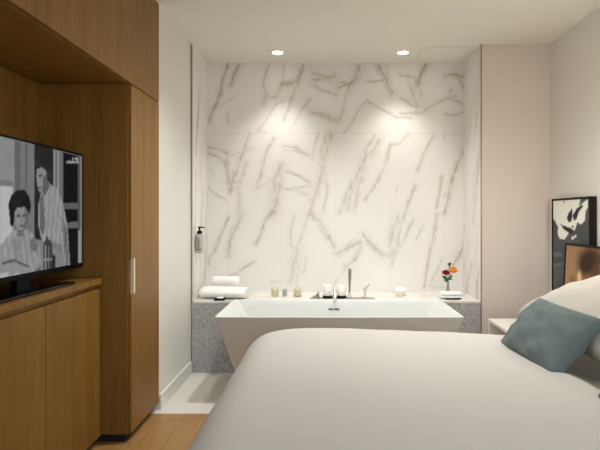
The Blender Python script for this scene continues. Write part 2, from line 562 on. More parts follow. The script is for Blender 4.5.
# unseen wall lamp at the bed head, added for warm light from the right
m = mat('added_lamp_globe', (255, 244, 226), .4); M['globe'] = m
nodes(m)[2].inputs['Emission Color'].default_value = (1, .93, .83, 1); nodes(m)[2].inputs['Emission Strength'].default_value = 20
def added_wall_lamp(y, label):
    t = thing('added_wall_lamp', label, 'added wall lamp', (XRW, y, 1.46))
    bm = BM(); box(bm, XRW - .018, XRW, y - .045, y + .045, 1.38, 1.54, .006, 2)
    obj('wall_plate', bm, M['brass'], t)
    obj('arm', tube(BM(), [(XRW - .015, y, 1.46), (XRW - .13, y, 1.46)], .008, 12), M['brass'], t, True)
    obj('globe_shade', lathe(BM(), [(.09 * math.sin(PI * k / 18) if 0 < k < 18 else 0, 1.46 - .09 * math.cos(PI * k / 18)) for k in range(19)], XRW - .215, y, 32), M['globe'], t, 'all')
    return t
wl0 = added_wall_lamp(2.50, 'unseen round white wall lamp added for its light beside the far pillow, just right of the framed prints')

# ceiling access hatch
t = thing('ceiling_access_hatch', 'square white ceiling access hatch right of the downlights above the bath', 'hatch', (.94, 4.11, CEIL))
bm = BM()
x0, x1, y0, y1, z0, z1 = .748, 1.132, 3.93, 4.295, CEIL - .0025, CEIL - .0003
for a in ((x0, x1, y0, y0 + .006), (x0, x1, y1 - .006, y1), (x0, x0 + .006, y0 + .006, y1 - .006), (x1 - .006, x1, y0 + .006, y1 - .006)):
    box(bm, *a, z0, z1)
obj('hatch_frame', bm, mat('hatch_gap', (204, 201, 190), .6), t)
obj('hatch_panel', box(BM(), x0 + .0065, x1 - .0065, y0 + .0065, y1 - .0065, z0 + .0008, z1), M['ceil'], t)

# ------------------------------------------------------------------ wardrobe wall
WX = -1.025                       # front plane of the tall units
WB = -1.528
ZS = 1.887                        # soffit of the tv niche
YT0, YT1 = 2.673, 3.13           # tall unit
# overhead cabinet
t = thing('overhead_cabinet', 'long oak overhead cabinet running along the ceiling above the television niche', 'cabinet', (-1.3, 1.7, ZS))
bm = BM(); box(bm, WB, WX - .022, .35, YT1, ZS + .0, CEIL - .002)
obj('cabinet_body', bm, M['oak'], t)
obj('door', box(BM(), WX - .020, WX, .35, YT1, ZS + .003, CEIL - .004, .0015, 1), M['oak'], t)
# tall cabinet with its door and grip
t = thing('tall_cabinet', 'tall oak cabinet beside the white wall, with a slim vertical pale handle', 'cabinet', (-1.3, 2.9, 0))
obj('cabinet_body', box(BM(), WB, WX - .014, YT0, YT1, .045, ZS - .002, .001, 1), M['oak'], t)
bm = BM()                          # door leaf with a finger notch on its near edge
HZ0, HZ1 = CH - (293 - VY) / 187.0, CH - (258 - VY) / 187.0
yd0, yd1 = YT0 + .010, YT1 - .002
NY = .030
box(bm, WX - .012, WX, yd0 + NY, yd1, .045, ZS - .004)
box(bm, WX - .012, WX, yd0, yd0 + NY, .045, HZ0); box(bm, WX - .012, WX, yd0, yd0 + NY, HZ1, ZS - .004)
d = obj('door', bm, M['oak'], t)
obj('handle', box(BM(), WX - .011, WX + .008, yd0 + NY - .012, yd0 + NY + .006, HZ0, HZ1, .0015, 1), M['brass'], d)['label'] = 'pale brass vertical pull'
obj('handle_recess', box(BM(), WX - .0135, WX - .009, yd0, yd0 + NY - .012, HZ0, HZ1), M['recess'], d)
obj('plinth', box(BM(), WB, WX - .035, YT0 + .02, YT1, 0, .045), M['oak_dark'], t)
# low media cabinet
ZW = .868; CX = -1.165
t = thing('media_cabinet', 'low oak media cabinet with flat doors under the television', 'cabinet', (-1.36, 1.6, 0))
obj('cabinet_body', box(BM(), WB, CX - .03, .35, YT0 - .002, .045, ZW - .03), M['oak'], t)
obj('worktop', box(BM(), WB, CX, .35, YT0 - .002, ZW - .03, ZW, .0015, 1), M['oak'], t)
ys = [YT0 - .004, 2.134, 1.592, 1.05, .50]
for a, b_ in zip(ys, ys[1:]):
    obj('door', box(BM(), CX - .028, CX - .008, b_ + .002, a - .002, .045, ZW - .055, .0012, 1), M['oak'], t)
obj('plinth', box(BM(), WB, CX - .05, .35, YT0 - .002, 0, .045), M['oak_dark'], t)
# niche back panel
tag(obj('niche_back_panel', box(BM(), WB, WB + .018, .35, YT0 - .003, ZW + .001, ZS - .002), M['oak'], None, False, (WB, 1.5, ZW)),
    'flat oak panel lining the niche behind the television', 'wall panel')

# ------------------------------------------------------------------ television
TX = -1.25
t = thing('television', 'black flat screen television showing a black and white film on the oak cabinet', 'television', (-1.30, 2.12, ZW))
TY0, TY1, TZ0, TZ1 = 1.60, 2.622, .928, 1.508
obj('casing', box(BM(), TX - .045, TX, TY0, TY1, TZ0, TZ1, .004, 2), M['black'], t)
def gp(a, b): return a, b
sy0, sy1, sz0, sz1 = TY0 + .012, TY1 - .014, TZ0 + .024, TZ1 - .012
A = np.linspace(sy0, sy1, 230); B = np.linspace(sz0, sz1, 140)
UU, VV = np.meshgrid(A, B, indexing='ij')
def plane_pt(cx):
    def f(p):
        s = (p[0] - VX) / cx
        return F / s, CH - (p[1] - VY) / s
    return f
def inpoly(U, V, P):
    ins = np.zeros(U.shape, bool); n = len(P); j = n - 1
    for i in range(n):
        xi, yi = P[i]; xj, yj = P[j]
        c = ((yi > V) != (yj > V)) & (U < (xj - xi) * (V - yi) / (yj - yi + 1e-12) + xi)
        ins ^= c; j = i
    return ins
def blur(img, k=1):
    for _ in range(k):
        p = np.pad(img, ((1, 1), (1, 1), (0, 0)), 'edge')
        img = (p[:-2, 1:-1] + p[2:, 1:-1] + p[1:-1, :-2] + p[1:-1, 2:] + 2 * p[1:-1, 1:-1]) / 6
    return img
tvp = plane_pt(TX)
G = np.full(UU.shape, .42)
G += .08 * vnoise(UU * 9, VV * 4, 5)
def poly(pts, g, tex=None):
    k = inpoly(UU, VV, [tvp(p) for p in pts])
    G[k] = g if tex is None else (g + tex)[k]
nz = .10 * vnoise(UU * 40, VV * 40, 61) + .06 * vnoise(UU * 110, VV * 90, 62)
poly([(-90, 60), (4, 110), (4, 300), (-90, 340)], .5, nz)
poly([(0, 138), (14, 141), (14, 245), (0, 250)], .48, nz * .5)
poly([(0, 186), (12, 187), (12, 246), (0, 250)], .80, nz * .3)
poly([(0, 180), (13, 181), (13, 187), (0, 186)], .36)
poly([(14, 140), (20, 141), (20, 240), (14, 242)], .27)
poly([(20, 142), (34, 145), (34, 240), (20, 240)], .36, nz * .6)
poly([(25, 143), (27, 143), (27, 200), (25, 200)], .25)
poly([(34, 144), (53, 149), (53, 240), (34, 240)], .055, nz * .15)
poly([(53, 148), (59, 150), (59, 265), (53, 265)], .48)
poly([(55, 149), (56.5, 149), (56.5, 262), (55, 262)], .25)
poly([(59, 150), (63, 151), (63, 265), (59, 265)], .30)
poly([(63, 152), (79.5, 156), (79.5, 268), (63, 270)], .022)
poly([(63, 203), (78, 203), (78, 209), (63, 209)], .24)
poly([(63, 223), (78, 221.5), (78, 228), (63, 229)], .27)
poly([(77.5, 156), (80, 156), (80, 266), (77.5, 266)], .20)
poly([(78, 230), (80.5, 230), (80.5, 266), (78, 266)], .50)
# standing man in a striped shirt
poly([(38, 205), (41, 192), (50, 184), (58, 190), (63, 204), (67, 225), (69, 250), (70, 272), (50, 279), (47, 250), (41, 238), (38, 225)], .52, .8 * nz + .12 * np.sign(np.sin(UU * 430 + 8 * VV)))
poly([(40, 198), (43, 194), (45, 225), (43, 235), (40, 230)], .26, nz * .5)
poly([(62, 215), (67, 232), (69, 262), (66, 268), (63, 240)], .30, nz)
poly([(50, 240), (62, 246), (66, 270), (54, 275)], .40, nz)
poly([(36, 176), (37, 166), (41, 162), (47, 165), (50, 174), (49, 188), (44, 196), (39, 192), (37, 186)], .46, nz * .5)
poly([(43, 176), (48, 174), (49, 188), (44, 196), (42, 190)], .24, nz * .4)
poly([(36, 170), (35, 162), (39, 157), (45, 157), (50, 163), (51, 174), (50, 184), (47, 180), (46, 171), (41, 167)], .07, nz * .4)
poly([(38, 175), (42, 174.5), (42, 176.5), (38, 177)], .14); poly([(37.5, 187), (41, 187), (41, 188.5), (38, 188.5)], .2)
# seated woman in a white blouse
poly([(0, 246), (6, 238), (13, 230), (24, 228), (33, 234), (39, 246), (41, 262), (40, 276), (22, 284), (0, 290)], .52, nz + .05 * np.sin(UU * 160 + 40 * VV))
poly([(14, 240), (16, 236), (18, 270), (16, 274)], .42); poly([(24, 240), (25, 236), (28, 262), (26, 268)], .45)
poly([(30, 240), (34, 236), (38, 246), (36, 252), (31, 250)], .30, nz)
poly([(0, 262), (14, 258), (30, 266), (38, 268), (30, 276), (12, 278), (0, 280)], .50, nz)
poly([(2, 262), (14, 259), (29, 266), (28, 268), (14, 261.5), (2, 265)], .20)
poly([(30, 274), (40, 266), (41, 276), (24, 284), (22, 280)], .26, nz * .5)
poly([(8, 280), (16, 272), (24, 276), (18, 283), (6, 286)], .66, nz)
poly([(0, 274), (8, 272), (9, 284), (0, 287)], .74)
poly([(9, 214), (8, 204), (11, 195), (17, 190), (24, 190), (29, 196), (31, 206), (29, 214), (24, 209), (16, 210), (14, 220), (13, 227), (10, 226)], .035, nz * .3)
poly([(14, 212), (17, 208), (24, 207), (28, 212), (28, 222), (24, 230), (19, 232), (15, 226)], .48, nz * .5)
poly([(24, 209), (28, 212), (28, 222), (24, 230), (22, 231), (25, 220)], .28, nz * .4)
poly([(17, 230), (23, 230), (24, 236), (17, 237)], .30)
poly([(16, 215), (20, 214), (20, 217), (16, 217)], .15); poly([(22, 214), (26, 214), (26, 216.5), (22, 217)], .15)
poly([(19, 225), (24, 224.5), (23, 226.5), (20, 227)], .2); poly([(20.5, 218), (22, 217), (22.5, 222), (20.5, 222)], .34)
# flask
poly([(43, 244), (45, 240), (50, 240), (52, 244), (52, 279), (43, 281)], .12)
poly([(44.5, 246), (46, 245), (46, 278), (44.5, 278)], .55); poly([(48, 246), (49, 246), (49, 278), (48, 278)], .32)
poly([(43, 259), (52, 258), (52, 260), (43, 261)], .45); poly([(46, 236), (48, 236), (48, 241), (46, 241)], .1)
poly([(52, 254), (55, 256), (55, 270), (52, 272)], .06)
# caption in the corner of the picture (two short unreadable lines)
for x in (72, 74, 75.5, 77): poly([(x, 157.5), (x + 1.1, 157.7), (x + 1.1, 160), (x, 159.8)], .75)
for x in (66, 68, 70, 71.5, 73.5, 75.5, 77): poly([(x, 160.6), (x + 1.3, 160.9), (x + 1.3, 163.2), (x, 163)], .72)
G = np.clip(G, .01, .95) ** 1.2
col = blur(np.repeat(G[..., None], 3, -1), 1)
obj_s = grid_paint('screen', A, B, lambda a, b: np.stack([np.full_like(a, TX + .0012), a, b], -1), col, M['screen'], t)
bm = BM(); box(bm, TX - .035, TX - .005, 2.07, 2.17, ZW + .012, TZ0 + .01)
st = obj('stand_neck', bm, M['black'], t)
obj('stand_base', box(BM(), -1.43, -1.192, 1.86, 2.425, ZW, ZW + .011, .003, 2), M['blackgloss'], t)

# ------------------------------------------------------------------ stone ledge behind the bath
ZL = .545
t = thing('stone_ledge', 'grey granite ledge with a pale stone top along the marble wall behind the bath', 'ledge', (.09, 4.1, 0))
obj('ledge_body', box(BM(), XL + .001, XR - .001, YN0 + .004, YN1 - .001, 0, ZL - .018), M['granite'], t)
obj('ledge_top', box(BM(), XL + .001, XR - .001, YN0, YN1 - .001, ZL - .018, ZL, .002, 1), M['stone'], t)

# ------------------------------------------------------------------ bath tub
def rrect(cx, cy, hx, hy, r, n=6):
    out = []
    for sx, sy, a0 in ((1, 1, 0), (-1, 1, 90), (-1, -1, 180), (1, -1, 270)):
        for k in range(n + 1):
            a = math.radians(a0 + 90 * k / n)
            out.append((cx + sx * (hx - r) + r * math.cos(a), cy + sy * (hy - r) + r * math.sin(a)))
    return out
def loft(bm, loops, cap0=True, cap1=True):
    rows = [[bm.verts.new((x, y, z)) for x, y in pts] for pts, z in loops]
    for a, b_ in zip(rows, rows[1:]):
        n = len(a)
        for i in range(n): bm.faces.new((a[i], a[(i + 1) % n], b_[(i + 1) % n], b_[i]))
    if cap0: bm.faces.new(rows[0][::-1])
    if cap1: bm.faces.new(rows[-1])
    return bm
BX, BY = .083, 3.517
ZT = .560
t = thing('bath_tub', 'white freestanding bath tub with flared straight sides in front of the marble wall', 'bath tub', (BX, BY, 0))
L = []
L.append((rrect(BX, BY, .585, .265, .03), 0)); L.append((rrect(BX, BY, .597, .272, .03), .006))
L.append((rrect(BX, BY, .777, .342, .016), ZT - .004)); L.append((rrect(BX, BY, .780, .343, .016), ZT - .001))
L.append((rrect(BX, BY, .777, .340, .014), ZT)); L.append((rrect(BX, BY, .765, .328, .014), ZT))
L.append((rrect(BX, BY, .762, .325, .014), ZT - .003))
for k in range(1, 9):
    f_ = k / 8
    a = f_ ** 1.0
    L.append((rrect(BX, BY, .762 - .21 * a, .325 - .085 * a, .014 + .09 * f_), ZT - .003 - .36 * f_))
for k in range(1, 6):
    a = k / 5 * PI / 2
    L.append((rrect(BX, BY, .552 - .08 * math.sin(a) * 1.0 - .0, .240 - .08 * math.sin(a), .11), ZT - .363 - .05 * (1 - math.cos(a)) ))
obj('tub_shell', loft(BM(), L), M['acrylic'], t, True)
bm = BM()
box(bm, .018, .056, BY + .302, BY + .314, .488, .496, .002, 1); box(bm, .062, .100, BY + .302, BY + .314, .488, .496, .002, 1)
obj('overflow_slot', bm, M['darkmetal'], t)

# ------------------------------------------------------------------ bath faucet set
FY = 3.985
def fx(px, y=FY): return (px - VX) * y / F
t = thing('bath_faucet', 'chrome deck mounted bath faucet set with spout, lever and hand shower on the ledge', 'faucet', (fx(342), FY, ZL))
obj('deck_plate', box(BM(), fx(310), fx(374.5), FY - .05, FY + .035, ZL, ZL + .007, .0025, 2), M['steel'], t)
zb = ZL + .007
bm = BM(); x = fx(334.5)
lathe(bm, [(0, 0), (.022, 0), (.022, .006), (.013, .010), (.012, .085), (0, .085)], x, FY, 24, zb)
tube(bm, smooth_path([(x, FY, zb + .07), (x, FY - .005, zb + .098), (x, FY - .04, zb + .106), (x, FY - .09, zb + .085), (x, FY - .14, zb + .030), (x, FY - .165, zb - .012)]), .0095, 14)
obj('spout', bm, M['chrome'], t, True)
bm = BM(); x = fx(318)
lathe(bm, [(0, 0), (.020, 0), (.020, .005), (.011, .008), (.011, .028), (0, .030)], x, FY, 20, zb)
tube(bm, [(x - .042, FY, zb + .006), (x - .02, FY, zb + .010), (x + .006, FY, zb + .044)], .0055, 10)
obj('handle', bm, M['steel'], t, True)
bm = BM(); x = fx(365)
lathe(bm, [(0, 0), (.026, 0), (.026, .005), (.010, .010), (.010, .055), (.014, .058), (.014, .075), (0, .078)], x, FY, 20, zb)
obj('mixer_body', bm, M['chrome'], t, True)
bm = BM(); tube(bm, [(x, FY, zb + .068), (x + .020, FY - .004, zb + .085), (x + .034, FY - .008, zb + .112)], [.006, .0055, .005], 10)
obj('lever', bm, M['chrome'], t, True)
bm = BM(); x = fx(349.5)
lathe(bm, [(0, 0), (.026, 0), (.026, .005), (.014, .009), (.013, .030), (.010, .034), (0, .034)], x, FY, 20, zb)
obj('shower_holder', bm, M['chrome'], t, True)
bm = BM(); tube(bm, [(x, FY, zb + .030), (x + .001, FY, zb + .10), (x + .002, FY - .003, zb + .15), (x + .003, FY - .006, zb + .215), (x + .003, FY - .008, zb + .226)], [.006, .008, .012, .013, .009], 14)
obj('hand_shower', bm, mat('grey_chrome', (150, 148, 142), .35, .7), t, True)

# two white cylinders either side of the spout
def candle(px, label):
    x = fx(px); y = FY + .0
    t = thing('pillar_candle', label, 'candle', (x, y, zb), 'white candles by the spout')
    obj('candle_plate', lathe(BM(), [(0, 0), (.034, 0), (.038, .006), (.038, .016), (0, .016)], x, y, 28, zb), M['black'], t, True)
    obj('wax', lathe(BM(), [(0, .0165), (.029, .0165), (.032, .021), (.032, .094), (.028, .100), (.008, .098), (0, .097)], x, y, 28, zb), M['wax'], t, True)
    obj('wick', tube(BM(), [(x, y, zb + .096), (x + .001, y, zb + .108)], .0012, 6), M['darkmetal'], t)
    return t
c0 = candle(327.5, 'white pillar candle on a dark plate, left of the bath spout')
dup(c0, (fx(341.5), FY, zb), 'white pillar candle on a dark plate, right of the bath spout')

# ------------------------------------------------------------------ jars on the ledge
def jar(px, w_px, y0, label, inner, h, lab2):
    Y = 4.10; x = (px - VX) * Y / F; r = w_px / 2 * Y / F
    t = thing('candle_jar', label, 'jar', (x, Y, ZL), 'small glass jars on the ledge')
    obj('glass', lathe(BM(), [(0, 0), (r * .95, 0), (r, .003), (r, h), (r - .003, h), (r - .003, .006), (0, .006)], x, Y, 32, ZL), M['glass'], t, True)
    o = obj('filling', lathe(BM(), [(0, .0065), (r - .0036, .0065), (r - .0036, h * .88), (0, h * .88)], x, Y, 32, ZL), inner, t, True)
    o['label'] = lab2
    return t
jar(275, 7.6, 288, 'small glass jar of cream wax, leftmost of three on the ledge', M['amber'], .066, 'cream wax')
jar(284.8, 5.2, 289, 'narrower grey glass jar between the two cream jars on the ledge', M['greyjar'], .060, 'grey filling')
jar(297.6, 8.0, 288, 'small glass jar of cream wax, nearest the faucet', M['amber'], .066, 'cream wax')

# lit candle in a frosted cup
Y = 4.10; x = (400 - VX) * Y / F
t = thing('tealight_cup', 'lit candle glowing in a low frosted glass cup right of the faucet', 'candle', (x, Y, ZL))
obj('cup', lathe(BM(), [(0, 0), (.026, 0), (.036, .018), (.040, .052), (.037, .052), (.033, .020), (.024, .006), (0, .006)], x, Y, 32, ZL), mat('frosted_cup', (236, 230, 220), .4), t, True)
m = mat('lit_wax', (255, 244, 220), .5); nodes(m)[2].inputs['Emission Color'].default_value = (1, .86, .62, 1); nodes(m)[2].inputs['Emission Strength'].default_value = 4
obj('wax', lathe(BM(), [(0, .048), (.0355, .048), (.034, .055), (.026, .062), (.014, .066), (0, .067)], x, Y, 32, ZL), m, t, True)
m = mat('flame', (255, 230, 170), .5); nodes(m)[2].inputs['Emission Color'].default_value = (1, .75, .4, 1); nodes(m)[2].inputs['Emission Strength'].default_value = 6
obj('flame', lathe(BM(), [(0, .067), (.004, .070), (.0045, .073), (.002, .078), (0, .081)], x, Y, 14, ZL), m, t, True)

# ------------------------------------------------------------------ towels
def roll(name, label, c, length, ry, rz, turns, rot, group=None):
    """rolled towel: spiral section in Y/Z swept along X"""
    cx, cy, cz = c
    n = 30 * turns; th = .72 / turns
    outer = []; inner = []
    sec = []
    for i in range(n + 1):
        a = 2 * PI * i / 30; f_ = 1 - (n - i) / n * .86
        sec.append((a, f_))
    end = sec[-1][0]
    bm = BM(); rows = []
    nx = 10
    for k in range(nx + 1):
        u = -1 + 2 * k / nx
        xx = u * length / 2
        pinch = 1 - .10 * max(0, (abs(u) - .8) / .2) ** 2
        row = []
        pts = []
        for a, f_ in sec: pts.append((f_, a - end - .6))
        back = [(f_ - .62 * .86 / turns * .9, a) for f_, a in pts][::-1]
        for f_, a in pts + back:
            f_ = max(f_, .02)
            y = ry * f_ * math.cos(a) * pinch; z = rz * f_ * math.sin(a) * pinch
            wob = .0022 * noise.noise(Vector((xx * 14 + cx * 9, y * 20, z * 20)))
            if z < -rz * .9: z = -rz * .9 + (z + rz * .9) * .1
            row.append(bm.verts.new((xx + .01 * (1 - f_) * (1 if u > 0 else -1) * (abs(u) > .99), y + wob, z + wob)))
        rows.append(row)
    N = len(rows[0])
    for a_, b_ in zip(rows, rows[1:]):
        for i in range(N): bm.faces.new((a_[i], a_[(i + 1) % N], b_[(i + 1) % N], b_[i]))
    # end caps: quads between outer and inner sheet
    half = N // 2
    for r_ in (rows[0], rows[-1]):
        for i in range(half - 1):
            bm.faces.new((r_[i], r_[i + 1], r_[N - 2 - i], r_[N - 1 - i]))
    zmin = min(v.co.z for v in bm.verts)
    R = Matrix.Rotation(rot, 4, 'Z')
    for v in bm.verts: v.co = R @ v.co + Vector((cx, cy, cz - zmin))
    o = obj(name, bm, M['towel'], None, 'all', (cx, cy, cz))
    tag(o, label, 'towel', group)
    return o
roll('bath_towel', 'large folded white bath towel at the left end of the ledge, under a smaller roll', (-.795, 4.035, ZL), .36, .125, .050, 3, math.radians(-8), 'white towels on the ledge')
roll('hand_towel', 'small rolled white towel lying on top of the larger towel', (-.805, 4.10, ZL + .092), .205, .062, .040, 3, math.radians(-4), 'white towels on the ledge')
# soap dish with a white bar in front of the towels
x = (220 - VX) * 3.915 / F
t = thing('soap_dish', 'little black soap dish with a white bar on the ledge before the towels', 'soap dish', (x, 3.905, ZL))
obj('dish', box(BM(), x - .040, x + .040, 3.88, 3.935, ZL, ZL + .013, .004, 2), M['black'], t)
tag(obj('soap_bar', box(BM(), x - .022, x + .030, 3.890, 3.927, ZL + .013, ZL + .026, .006, 3), M['wax'], None, True, (x, 3.905, ZL + .013)), 'small white soap bar lying on the black dish', 'soap')

# soap dispenser fixed to the left niche wall
y = 3.945; x = XL + .034
t = thing('soap_dispenser', 'wall mounted soap dispenser with black pump on the left marble return', 'soap dispenser', (x, y, .905))
obj('bottle', lathe(BM(), [(0, .905), (.026, .905), (.029, .912), (.029, 1.035), (.024, 1.048), (.012, 1.053), (0, 1.053)], x, y, 28), M['label'], t, True)
bm = BM(); box(bm, x - .012, x + .018, y - .0305, y - .029, .93, .937); box(bm, x - .012, x + .014, y - .0305, y - .029, .95, .954)
for k in range(5): box(bm, x - .012, x + .006 + .003 * (k % 3), y - .0305, y - .029, .966 + .012 * k, .970 + .012 * k)
obj('print', bm, M['darkmetal'], t)
bm = BM(); lathe(bm, [(0, 1.053), (.019, 1.053), (.019, 1.070), (.012, 1.076), (.006, 1.080), (.006, 1.096), (.012, 1.098), (.012, 1.108), (0, 1.109)], x, y, 24)
tube(bm, [(x, y, 1.103), (x + .028, y - .004, 1.104), (x + .040, y - .006, 1.098)], [.005, .0045, .004], 10)
obj('pump', bm, M['black'], t, True)
bm = BM(); box(bm, XL, x - .028, y - .012, y + .012, .93, 1.03, .002, 1)
obj('wall_bracket', bm, M['steel'], t)

# ------------------------------------------------------------------ flowers, vase, folded cloth
xt = (451 - VX) * 3.985 / F
bm = BM()
for k in range(2):
    box(bm, xt - .084 + .002 * k, xt + .084 - .004 * k, 3.93, 4.055, ZL + .010 + .020 * k, ZL + .029 + .020 * k, .009, 4)
o = obj('folded_cloth', bm, M['towel'], None, 'all', (xt, 3.99, ZL + .010))
tag(o, 'folded white face cloth on a dark tray in front of the flower vase', 'towel')
tag(obj('tray', box(BM(), xt - .058, xt + .062, 3.925, 4.06, ZL, ZL + .010, .003, 2), M['darkmetal'], None, False, (xt, 3.99, ZL)), 'small dark tray under the folded white cloth', 'tray')
VYY = 4.14; xv = (448 - VX) * VYY / F
t = thing('bud_vase', 'slim clear glass bud vase at the right end of the ledge', 'vase', (xv, VYY, ZL))
obj('vase_glass', lathe(BM(), [(0, 0), (.022, 0), (.024, .004), (.020, .04), (.013, .08), (.0115, .115), (.0135, .125), (.0115, .125), (.0095, .115), (.011, .08), (.017, .04), (.020, .010), (0, .008)], xv, VYY, 28, ZL), M['glass'], t, True)
def bloom(bm, c, R, n_layers, seed, up=(0, -.5, .8), openness=1.0):
    r = random.Random(seed); c = Vector(c); up = Vector(up).normalized()
    q = up.to_track_quat('Z', 'Y').to_matrix()
    for Lr in range(n_layers):
        f_ = (Lr + 1) / n_layers
        npet = 3 + Lr
        for k in range(npet):
            a0 = 2 * PI * k / npet + Lr * .8 + r.uniform(-.15, .15)
            rows = []
            for i in range(6):
                v = i / 5
                tilt = (.15 + .95 * f_ * openness) * v
                rad = R * f_ * (.25 + .75 * math.sin(min(1, v * 1.05) * PI / 2) * (.6 + .4 * openness * v))
                h = R * (1.15 - .75 * f_ * openness * v) * v * (1.15 - .25 * f_)
                wd = (PI / npet) * 1.35 * math.sin(PI * (.18 + .72 * v)) 
                row = []
                for j in range(5):
                    b_ = (j - 2) / 2
                    rr = rad * (1 - .12 * b_ * b_ * v) + R * .05 * r.uniform(-1, 1) * v
                    aa = a0 + b_ * wd
                    row.append(bm.verts.new(c + q @ Vector((rr * math.cos(aa), rr * math.sin(aa), h - R * .3))))
                rows.append(row)
            for a_, b2 in zip(rows, rows[1:]):
                for j in range(4): bm.faces.new((a_[j], a_[j + 1], b2[j + 1], b2[j]))
    return bm
def fpos(px, py, Y=VYY): return ((px - VX) * Y / F, Y, CH - (py - VY) * Y / F)
def leaf(bm, base, tip, w):
    base, tip = Vector(base), Vector(tip); d = tip - base
    side = d.cross(Vector((0, 1, .3))).normalized()
    rows = []
    for i in range(7):
        v = i / 6; p = base + d * v + Vector((0, -.008, .010)) * math.sin(PI * v)
        ww = w * math.sin(PI * min(1, .06 + v * .94)) ** .8
        rows.append([bm.verts.new(p - side * ww), bm.verts.new(p + Vector((0, .004, -.003))), bm.verts.new(p + side * ww)])
    for a_, b_ in zip(rows, rows[1:]):
        for j in range(2): bm.faces.new((a_[j], a_[j + 1], b_[j + 1], b_[j]))
def flower(name, label, head, R, material, seed, leaves, openness, layers, base_dx):
    base = (xv + base_dx, VYY, ZL + .020)
    t = thing(name, label, 'flower', base, 'cut flowers in the bud vase')
    h = Vector(head)
    obj('stem', tube(BM(), smooth_path([base, (xv + base_dx * .6, VYY - .001, ZL + .12), tuple(h * .4 + Vector((xv + base_dx, VYY, ZL + .14)) * .6), tuple(h - Vector((0, 0, R * .3)))], 5), .0020, 8), M['stem'], t, True)
    obj('bloom', bloom(BM(), h, R, layers, seed, openness=openness), material, t, 'all')
    if leaves:
        bm = BM()
        for b_, tp, w_ in leaves: leaf(bm, b_, tp, w_)
        obj('leaves', bm, M['green'], t, 'all')
    return t
hv = (xv, VYY, ZL + .145)
flower('rose', 'dark red rose, left bloom in the bud vase', fpos(446, 273.5), .039, M['red'], 2,
       [(fpos(447.5, 280), fpos(441.5, 276.5), .010), (fpos(447.5, 280.5), fpos(444, 281.5), .009), (fpos(447.5, 280), fpos(452.5, 279.5), .010), (fpos(447.5, 278), fpos(446, 283), .009), (fpos(447, 279), fpos(443, 279.5), .009)], .7, 4, -.003)
flower('rose', 'open orange rose, right bloom in the bud vase', fpos(453, 270.5), .048, M['orange'], 5, [(fpos(449, 278), fpos(453, 276.5), .009)], .8, 5, .003)
flower('flower_bud', 'small closed bud topping the flowers in the vase', fpos(449.5, 263.5), .010, M['stem'], 9, [(fpos(449.3, 267), fpos(451.5, 263), .005), (fpos(449.3, 267), fpos(447.3, 263.5), .005)], .25, 3, .0005)

# ------------------------------------------------------------------ bed
BX0, BX1, BY0, BY1 = -.33, 1.64, .78, 2.52
t = thing('bed', 'wide bed with white bedding, its head against the right wall', 'bed', (.65, 1.65, 0))
obj('bed_base', box(BM(), BX0 + .10, BX1, BY0 + .10, BY1 - .10, .09, .30, .01, 2), M['bedbase'], t)
for sx in (BX0 + .22, BX1 - .12):
    for sy in (BY0 + .22, BY1 - .22):
        obj('leg', lathe(BM(), [(0, 0), (.020, 0), (.026, .09), (0, .09)], sx, sy, 16), M['darkmetal'], t, True)
obj('mattress', box(BM(), BX0 + .08, BX1, BY0 + .08, BY1 - .08, .30, .490, .05, 4), M['mattress'], t, True)

